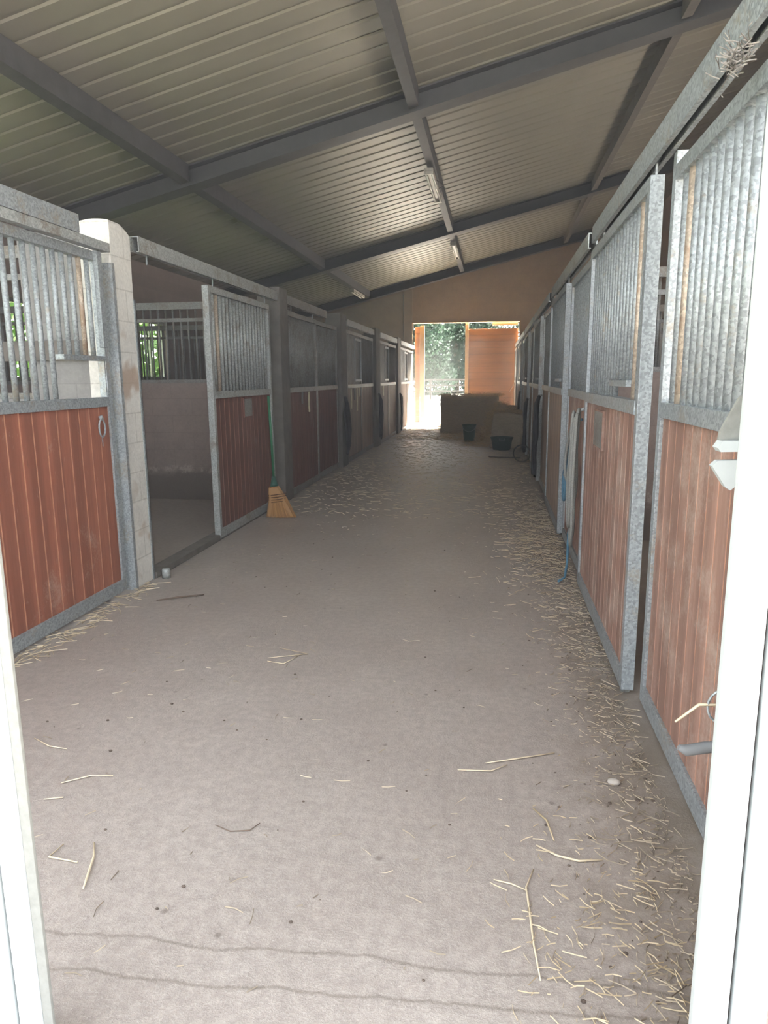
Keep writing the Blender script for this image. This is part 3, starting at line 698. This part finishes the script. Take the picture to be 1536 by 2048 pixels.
MB().tube(rel([(0.63, 5.16, 1.12), (0.585, 5.2, 1.1), (0.57, 5.36, 0.92), (0.57, 5.50, 0.74), (0.565, 5.46, 0.60), (0.57, 5.34, 0.52), (0.575, 5.26, 0.60), (0.575, 5.22, 0.8), (0.58, 5.18, 0.6), (0.56, 5.10, 0.3), (0.55, 5.02, 0.1), (0.53, 4.95, 0.012), (0.48, 4.86, 0.012)]), 0.009, 8).build('rope_line', 'rope_blue', r)
MB().tube(rel([(0.57, 5.62+0.09*math.cos(t), 0.58+0.12*math.sin(t)) for t in [2*PI*k/20 for k in range(20)]]), 0.012, 8, close=True).build('rope_ring', 'rope_blue', r)
MB().tube(rel([(0.575, 5.50, 0.70), (0.575, 5.56, 0.67), (0.575, 5.60, 0.66)]), 0.02, 8).build('clip', 'rust', r)
tag(r, 'blue lead rope trailing to the floor beside the grey rope hank', 'rope')

# ---------------------------------------------------------------- halters, straps and cloths on the stalls
def halter(x, side, y, z, L, label, wid=0.16, seed=1, dens=9, mat='dark_plastic'):
    rnd = random.Random(seed); r = empty('hanging_halter', (x, y, z))
    for k in range(dens):
        a = rnd.uniform(-wid, wid)*0.5; l = L*rnd.uniform(0.55, 1.0); b = rnd.uniform(-wid, wid)*0.5; e = rnd.uniform(0.012, 0.022)
        pts = [(0, 0, 0)]+[(-side*(0.02+0.03*rnd.random()), a*math.sin(PI*t)+b*t*0.6, -l*t) for t in (0.15, 0.35, 0.6, 0.85, 1.0)]
        pts += [(-side*0.03, b*0.6+0.05, -l*0.9), (-side*0.03, b*0.6+0.07*rnd.uniform(.5, 1), -l*0.5), (-side*0.01, 0.01, -0.03)]
        MB().tube(pts, e, 6).build('strap', mat, r)
    MB().tube([(-side*0.02, 0.04*math.cos(t), -L*0.45+0.04*math.sin(t)) for t in [2*PI*k/12 for k in range(12)]], 0.006, 6, close=True).build('ring', 'galv', r)
    MB().tube([(side*0.04, 0, 0.0), (-side*0.02, 0, 0.01)], 0.012, 6).build('hook', 'galv_old', r)
    tag(r, label, 'halter'); return r
halter(0.585, 1, 9.25, 1.18, 1.05, 'dark halters and straps hanging low on the right before the third door', 0.5, 3, 12)
halter(0.585, 1, 12.35, 1.05, 0.95, 'dark halters hanging on the right beside the door opposite the pale straps', 0.5, 5, 10)
halter(0.585, 1, 15.80, 1.10, 0.8, 'dark strap bundle hanging on the right beside the straw block', 0.4, 8, 7)
halter(-2.345, -1, 11.2, 1.12, 1.0, 'dark halters hanging on the left post before the door with pale straps', 0.4, 11, 12)
halter(-2.345, -1, 14.62, 1.10, 1.0, 'dark halters hanging on the left post after the pale straps', 0.4, 13, 9)
halter(-2.345, -1, 18.05, 1.02, 0.95, 'dark halters hanging on the left post nearest the far doorway', 0.35, 17, 8)
def strap(x, y, z, L, wdt, mat, label, group=None):
    m = MB(); n = 6
    for k in range(n):
        a, b = k/n, (k+1)/n
        c0 = 0.012*math.sin(a*4+y); c1 = 0.012*math.sin(b*4+y)
        m.box((x, y-wdt/2+c0, z-L*b), (x+0.008, y+wdt/2+c0, z-L*a))
    return tag(m.build('hanging_strap', mat), label, 'strap', group)
strap(-2.385, 9.05, 1.25, 0.26, 0.05, 'cream', 'bright cream strap hanging on the closed door just beyond the broom')
strap(-2.384, 8.72, 1.25, 0.14, 0.06, 'grey_strap', 'short grey strap left of the bright cream one')
for k, (y, L, mt_, wd_) in enumerate(((11.85, 0.34, 'cream', 0.10), (12.15, 0.20, 'grey_strap', 0.10), (12.38, 0.40, 'cream', 0.08), (12.56, 0.16, 'cream', 0.07), (12.72, 0.15, 'grey_strap', 0.07))):
    strap(-2.384, y, 1.25, L, wd_, mt_, ['wide cream strap, nearest of the five on the left-hand door', 'grey strap, second nearest of the five hanging straps', 'longest cream strap, middle of the five', 'short cream strap, fourth of the five', 'short grey strap, farthest of the five'][k])
strap(-2.384, 15.45, 1.25, 0.22, 0.14, 'cream', 'single pale tag on the left-hand door beyond the five straps')

# ---------------------------------------------------------------- straw bale, block, heap
def lumpy(name, a, b, mat, amp=0.03, cuts=14, seed=0, parent=None, fn=None):
    m = MB(); m.box(a, b, 0)
    bmesh.ops.subdivide_edges(m.bm, edges=m.bm.edges[:], cuts=cuts, use_grid_fill=True)
    c = (Vector(a)+Vector(b))/2
    for v in m.bm.verts:
        n_ = mn.noise_vector(v.co*6+Vector((seed, 0, 0))); n2 = mn.noise_vector(v.co*22)
        d_ = (v.co-c).normalized()
        if v.co.z > 0.01: v.co += (n_*amp+n2*amp*0.45)
        if fn: fn(v)
        v.co.z = max(v.co.z, 0.0)
    for f in m.bm.faces: f.smooth = True
    return m.build(name, mat, parent)
def scatter(m, fn, n, L=(0.04, 0.14), wd=0.0022, pit=0.5, mi=0):
    for _ in range(n):
        p = fn()
        m.strand(p, random.uniform(0, 2*PI), random.uniform(*L), wd, random.uniform(-0.15, pit), random.uniform(-.12, .12), mi)
r = empty('straw_bale', (-0.61, 18.66, 0))
lumpy('bale_body', (-0.70, -0.60, 0), (0.74, 0.60, 0.93), 'bale', 0.03, 14, 1, r)
m = MB()
scatter(m, lambda: (random.uniform(-0.74, 0.78), random.uniform(-0.62, 0.6), 0.93+random.uniform(-0.02, 0.05)), 1500, (0.05, 0.2), 0.004)
scatter(m, lambda: (random.uniform(-0.75, -0.70), random.uniform(-0.6, 0.6), random.uniform(0.0, 0.95)), 700, (0.04, 0.12), 0.004)
scatter(m, lambda: (random.uniform(-0.7, 0.74), -0.63, random.uniform(0.0, 0.95)), 500, (0.03, 0.12), 0.003)
tag(m.build('loose_straw', 'straw_gold', r), kind='stuff')
tag(r, 'large rectangular straw bale in front of the far doorway', 'straw bale')
r = empty('straw_block', (0.30, 14.9, 0))
def slant(v):
    if v.co.z > 0.1: v.co.x += 0.10*v.co.z; v.co.z *= 1-0.25*max(0, v.co.x)
lumpy('bale_body', (-0.34, -0.50, 0), (0.27, 0.5, 0.72), 'bale', 0.03, 12, 4, r, slant)
m = MB()
scatter(m, lambda: (random.uniform(-0.30, 0.30), random.uniform(-0.5, 0.5), 0.68+random.uniform(-0.08, 0.05)), 700, (0.05, 0.16), 0.0035)
scatter(m, lambda: (random.uniform(-0.40, -0.32), random.uniform(-0.5, 0.5), random.uniform(0, 0.68)), 400, (0.05, 0.14), 0.0035)
tag(m.build('loose_straw', 'straw_gold', r), kind='stuff')
tag(r, 'smaller broken straw block against the right stalls behind the dark tub', 'straw bale')
# loose heap between them
def heap_h(x, y):
    return 0.86*max(0, min(1, (y-15.35)/2.3))*max(0, min(1, (x+0.30)/0.42))*(0.88+0.3*mn.noise(Vector((x*3, y*2, 0))))
m = MB(); bm = m.bm; nx, ny = 14, 22; g = []
for j in range(ny+1):
    row = []
    for i in range(nx+1):
        x = -0.32+0.90*i/nx; y = 15.45+2.48*j/ny
        row.append(bm.verts.new((x, y, max(0.004, heap_h(x, y)+0.03*mn.noise(Vector((x*9, y*9, 3)))))))
    g.append(row)
for j in range(ny):
    for i in range(nx): bm.faces.new((g[j][i], g[j][i+1], g[j+1][i+1], g[j+1][i])).smooth = True
hp = m.build('straw_heap', 'bale')
m = MB()
def hs():
    x = random.uniform(-0.30, 0.54); y = random.uniform(15.5, 17.85); return (x, y, max(0.01, heap_h(x, y))+random.uniform(0.0, 0.04))
scatter(m, hs, 2600, (0.06, 0.2), 0.005, 0.6); tag(m.build('loose_straw', 'straw_gold', hp), kind='stuff')
tag(hp, 'loose golden straw heap sloping up beside the bale', 'straw', kind='stuff')

# ---------------------------------------------------------------- buckets, hose
r = empty('bucket', (-0.51, 15.85, 0))
MB().lathe([(0.115, 0), (0.15, 0.36), (0.158, 0.365), (0.158, 0.385), (0.147, 0.385), (0.14, 0.35), (0.11, 0.02), (0.001, 0.02)], 28).build('body', 'bucket', r)
MB().tube([(0.152*math.cos(t), -0.02-0.155*math.sin(t), 0.365-0.13*math.sin(t)) for t in [PI*k/14 for k in range(15)]], 0.005, 6).build('handle', 'galv', r)
tag(r, 'upright green bucket standing in front of the straw bale', 'bucket')
r = empty('feed_tub', (0.19, 14.12, 0))
MB().lathe([(0.17, 0), (0.205, 0.20), (0.225, 0.235), (0.225, 0.25), (0.205, 0.25), (0.195, 0.2), (0.16, 0.02), (0.001, 0.02)], 30).build('body', 'tub', r)
MB().tube([(-0.05, -0.21, 0.235), (-0.04, -0.245, 0.19), (0.04, -0.245, 0.19), (0.05, -0.21, 0.235)], 0.010, 6).build('handle', 'rope', r)
tag(r, 'low dark green feed tub in front of the broken straw block', 'tub')
r = empty('hose', (0.5, 12.0, 0))
MB().tube([(-0.55, 0.75, 0.012), (-0.4, 0.62, 0.012), (-0.2, 0.6, 0.012), (0.0, 0.55, 0.012)], 0.012, 8).build('hose_end', 'cable', r)
MB().tube([(0.0+0.14*math.cos(t), 0.05*math.sin(t), 0.15+0.135*math.sin(t)) for t in [2*PI*k/24 for k in range(24)]], 0.012, 8, close=True).build('coil', 'cable', r)
tag(r, 'black hose with a standing coil on the floor by the right stalls', 'hose')

# ---------------------------------------------------------------- litter on the floor
def litter(name, mat, fn, n, L, wd, label, pit=0.05):
    m = MB(); scatter(m, fn, n, L, wd, pit); tag(m.build(name, mat), label, 'straw', kind='stuff')
def right_edge():
    y = 1.35+7.0*random.random()**1.1
    cl = 0.35+0.45*(mn.noise(Vector((0, y*1.7, 0)))+1)/2
    x = 0.60-abs(random.gauss(0, 0.20))*cl*1.2
    return (x, y, 0.002+0.02*random.random()*max(0, (x-0.3))*3)
litter('straw_litter', 'straw_grey', right_edge, 1500, (0.008, 0.07), 0.0006, 'loose straw and chaff gathered along the foot of the right stalls')
def patch():
    return (random.gauss(0.38, 0.16), random.gauss(6.0, 0.8), 0.003+0.015*random.random())
litter('straw_litter', 'straw', lambda: tuple([min(patch()[0], 0.57), *patch()[1:]]), 750, (0.02, 0.10), 0.0009, 'thin straw patch on the floor before the door beyond the ropes')
def near_patch():
    return (min(0.46, random.gauss(0.33, 0.14)), random.gauss(1.55, 0.28), 0.002+0.012*random.random())
litter('straw_litter', 'straw', near_patch, 330, (0.008, 0.06), 0.0006, 'straw scraps on the floor at the foot of the right frame')
litter('straw_litter', 'straw_grey', lambda: (right_edge()[0], right_edge()[1]*0.9, 0.003), 2200, (0.004, 0.020), 0.0007, 'fine straw chaff strewn along the right-hand stall fronts')
litter('straw_litter', 'straw', lambda: (-2.40+abs(random.gauss(0, 0.05)), random.uniform(2.9, 4.5), 0.003+0.01*random.random()), 170, (0.03, 0.15), 0.0014, 'thin line of straw along the foot of the left edge stall front')
litter('straw_litter', 'straw_grey', lambda: (random.uniform(-2.35, 0.6), 1.3+5.7*random.random(), 0.002), 380, (0.01, 0.06), 0.0008, 'sparse straw scraps over the near aisle floor')
litter('straw_litter', 'straw_pale', lambda: (random.uniform(-2.35, 0.6), 7+10.5*random.random()**0.9, 0.003), 3600, (0.03, 0.14), 0.0032, 'trodden straw scattered over the far half of the aisle')
def by_bale():
    x = random.uniform(-2.35, 0.55); y = random.uniform(16.2, 21.8) if x < -0.6 else random.uniform(14.6, 18.2)
    return (x, y, 0.003+0.03*random.random())
litter('straw_litter', 'straw_gold', by_bale, 4200, (0.05, 0.22), 0.005, 'golden straw spread on the floor around the bale', 0.2)
m = MB()
for k in range(330):
    y = 1.3+random.random()**1.3*9; x = random.uniform(-2.3, 0.6) if random.random() < 0.5 else 0.6-abs(random.gauss(0, 0.3)); s_ = random.uniform(0.0015, 0.0065)
    bmesh.ops.create_icosphere(m.bm, subdivisions=1, radius=s_, matrix=Matrix.Translation((x, y, s_*0.4)) @ Matrix.Diagonal((1.3, 1, 0.7, 1)))
tag(m.build('dirt_crumbs', 'clod'), 'dark crumbs of dirt scattered over the aisle floor', 'dirt', kind='stuff')

def stalk(pts, r_, label, mat='straw_pale', name='straw_stalk', cat='straw stalk'):
    x0, y0 = pts[0][0], pts[0][1]
    q = [(p[0]-x0, p[1]-y0, (p[2] if len(p) > 2 else 0.006)) for p in pts]
    n_ = len(q); rr = [r_*0.62*(0.35+0.65*math.sin(PI*(k+0.5)/n_)) for k in range(n_)]
    return tag(MB().tube(q, rr, 6).build(name, mat, None, (x0, y0, 0)), label, cat)
stalk([(-1.10, 3.42), (-0.93, 3.36), (-1.12, 3.28)], 0.004, 'thin folded straw stalk lying in the middle of the aisle')
stalk([(-1.11, 3.24), (-1.02, 3.22), (-0.97, 3.33)], 0.004, 'short pale stalk just nearer than the folded one')
stalk([(-1.20, 1.79), (-1.165, 1.73), (-1.13, 1.63), (-1.12, 1.60)], 0.006, 'flat pale stalk near the left door frame, longer than its neighbour')
stalk([(-1.29, 1.77), (-1.30, 1.71), (-1.20, 1.70)], 0.005, 'bent stalk lying nearest the left door frame')
stalk([(0.145, 1.86), (0.12, 1.78), (0.125, 1.70), (0.13, 1.58), (0.14, 1.47)], 0.0055, 'long pale stalk pointing toward the camera near the right frame')
stalk([(0.03, 1.80), (0.08, 1.79), (0.12, 1.77)], 0.004, 'short stalk crossing the head of the long pale stalk')
stalk([(0.16, 1.97), (0.22, 1.93), (0.28, 1.915), (0.35, 1.93)], 0.006, 'curved pale stalk lying sideways near the right frame')
stalk([(0.16, 2.16), (0.20, 2.10), (0.215, 2.0)], 0.006, 'greenish split stalk beyond the curved one', 'straw')
stalk([(0.0, 2.42), (0.12, 2.47), (0.26, 2.53)], 0.005, 'slanted stalk among chaff by the right-hand stall front')
stalk([(-0.10, 2.36), (0.02, 2.37), (0.08, 2.42)], 0.004, 'small hooked stalk left of the slanted one')
stalk([(-1.80, 2.36), (-1.70, 2.31), (-1.62, 2.30)], 0.004, 'pair-like short stalk left of the aisle near the frame')
stalk([(-1.50, 2.08), (-1.42, 2.14), (-1.34, 2.15)], 0.004, 'small pale stalk on the floor left of centre')
stalk([(-1.50, 1.98), (-1.44, 2.0)], 0.004, 'tiny straight straw scrap near the left frame')
stalk([(-2.14, 4.10, 0.010), (-2.02, 4.18, 0.012), (-1.88, 4.26, 0.010)], 0.009, 'brown twig lying before the open stall doorway', 'stick', 'twig', 'twig')
stalk([(-0.86, 1.93, 0.004), (-0.80, 1.905, 0.004), (-0.74, 1.92, 0.004), (-0.72, 1.96, 0.004)], 0.003, 'thin dark curved twig in the near aisle', 'stick', 'twig', 'twig')
stalk([(0.395, 1.45, 0.70), (0.44, 1.45, 0.742), (0.50, 1.45, 0.745)], 0.006, 'bent pale straw caught on the wire ring by the right frame')
r = MB(); bmesh.ops.create_icosphere(r.bm, subdivisions=3, radius=0.016, matrix=Matrix.Diagonal((1.4, 1, 0.75, 1)))
tag(r.build('pebble', 'stone', None, (0.45, 2.35, 0.011)), 'pale pebble on the floor by the right-hand stall front', 'pebble')
# wisp of straw stuck on the right track
m = MB(); scatter(m, lambda: (0.60+random.uniform(-0.03, 0.02), random.gauss(2.1, 0.035), 2.21+random.gauss(0, 0.02)), 130, (0.01, 0.045), 0.001, 0.9)
tag(m.build('dusty_wisp', 'cobweb'), 'dusty straw and cobweb wisp caught on the nearest right-hand track', 'cobweb', kind='stuff')

# ---------------------------------------------------------------- outdoors beyond the far door and the windows
struct(MB().box((-70, Y_FAR+0.25, -0.2), (70, 140, -0.01)).build('floor_yard', 'gravel'))
struct(MB().box((XW_R+0.25, -8, -0.2), (70, Y_FAR+0.25, -0.02)).build('floor_side_yard', 'gravel'))
struct(MB().box((-70, -8, -0.2), (XW_L-0.25, Y_FAR+0.25, -0.02)).build('floor_grass', 'grass'))
def fence(x0, x1, y, label):
    r = empty('paddock_fence', (x0, y, 0)); L = x1-x0
    for k in range(int(L/2.4)+1): MB().box((k*2.4-0.06, -0.05, -0.02), (k*2.4+0.06, 0.05, 1.35)).build('post', 'rail_wood', r)
    for z in (0.5, 0.85, 1.22): MB().box((0, -0.08, z), (L, -0.05, z+0.10)).build('rail', 'rail_wood', r)
    tag(r, label, 'fence')
fence(-16, 6, 46, 'grey post and rail paddock fence seen through the far doorway')
def tree(x, y, R, H, label, mat='leaf', n=5200, name='leafy_tree', seed=0, leaf=0.16, z0=None, cat='tree'):
    rnd = random.Random(seed); r = empty(name, (x, y, 0)); cz = (z0 if z0 is not None else H*0.52)
    MB().tube([(0, 0, -0.02), (0.05, 0, cz*0.6), (0.0, 0.05, cz)], [R*0.07, R*0.055, R*0.03], 8).build('trunk', 'bark', r)
    m = MB(); rz_ = (H-cz)
    lob = [(rnd.uniform(-.6, .6)*R, rnd.uniform(-.6, .6)*R, cz+rnd.uniform(-0.75, 0.7)*rz_, R*rnd.uniform(0.35, 0.6)) for _ in range(16)]
    for k in range(n):
        lx, ly, lz, lr = lob[k % 16]
        d_ = Vector((rnd.gauss(0, 1), rnd.gauss(0, 1), rnd.gauss(0, 1))).normalized()*lr*rnd.uniform(0.75, 1.05)
        c = Vector((lx, ly, max(0.1, lz)))+d_
        c.z = max(c.z, 0.05)
        u = Vector((rnd.gauss(0, 1), rnd.gauss(0, 1), rnd.gauss(0, 1))).normalized(); v = u.orthogonal().normalized()*leaf*rnd.uniform(.5, 1); u *= leaf*rnd.uniform(.6, 1.2)
        m.bm.faces.new([m.bm.verts.new(c+u), m.bm.verts.new(c+v), m.bm.verts.new(c-u*0.8), m.bm.verts.new(c-v)])
    m.build('foliage', mat, r)
    tag(r, label, cat)
tree(-7.0, 56, 4.0, 12.5, 'large round green tree filling the open far doorway', 'leaf', 26000, seed=1, leaf=0.15, z0=5.4)
tree(-15.5, 66, 4.4, 10, 'paler tree left of the large one behind the fence', 'leaf_light', 12000, seed=2, leaf=0.17, z0=4.6)
tree(-3.6, 70, 4.8, 11, 'green tree behind the pine sliding door', 'leaf', 14000, seed=3, leaf=0.18, z0=5.0)
tree(5.5, 64, 4.6, 9.5, 'green tree behind the right end of the far doorway', 'leaf', 12000, seed=4, leaf=0.18, z0=4.2)
nm_ = ['seen through the window of the open stall', 'seen through the second stall window', 'seen through the third stall window', 'outside the fourth stall window', 'outside the farthest stall window', 'beyond the farthest window']
for k in range(6):
    tree(-10.5, 9+3.9*k, 1.7, 3.6, 'bright green bush ' + nm_[k], 'leaf_light', 2600, 'garden_bush', 20+k, 0.12, 1.8, 'bush')

# ---------------------------------------------------------------- haze volume added inside the barn to lift its blacks
m = bpy.data.materials.new('added haze'); m.use_nodes = True; nt = m.node_tree; nt.nodes.remove(nt.nodes['Principled BSDF'])
vs = N(nt, 'ShaderNodeVolumeScatter'); vs.inputs['Density'].default_value = 0.032; vs.inputs['Color'].default_value = (0.93, 0.92, 0.90, 1); vs.inputs['Anisotropy'].default_value = 0.45
nt.links.new(vs.outputs[0], nt.nodes['Material Output'].inputs['Volume']); M['dust'] = m
hz = MB()  # added scattering volume that brightens the dark tones of the interior
hz.prism([(XW_L+0.01, 1.4, 0.01), (XW_R-0.01, 1.4, 0.01), (XW_R-0.01, 1.4, zroof(XW_R)-0.02), (XW_L+0.01, 1.4, zroof(XW_L)-0.02)], (0, Y_FAR-1.45, 0))
tag(hz.build('added_haze', 'dust'), 'thin haze volume added in the barn to lift its dark tones', 'haze', kind='stuff')

# ---------------------------------------------------------------- groups of repeats
GROUPS = {'stall_door': 'sliding stall doors along the aisle', 'stall_boarding': 'fixed stall fronts along the aisle', 'sliding_track': 'sliding tracks over the stalls',
          'stall_post': 'stall posts along the left side', 'roof_rafter': 'roof rafters', 'roof_purlin': 'roof purlins', 'stall_partition': 'partitions between the stalls',
          'hanging_halter': 'halters hanging on the stalls', 'hanging_strap': 'straps hanging on the left stall doors', 'fluorescent_lamp': 'lamps under the purlins',
          'straw_stalk': 'single straw stalks on the floor', 'twig': 'twigs on the floor', 'leafy_tree': 'trees beyond the far doorway', 'garden_bush': 'bushes outside the left windows',
          'straw_litter': 'straw litter on the aisle floor', 'corner_angle': 'steel angles on the block pillar', 'floor_guide': 'floor guides under the right doors',
          'entrance_frame': 'white frame of the near doorway', 'sliding_door': 'pine leaves of the far doorway'}
for o in list(bpy.data.objects):
    k = o.name.split('.')[0]
    if o.parent is None and k in GROUPS and 'category' in o: o['group'] = GROUPS[k]
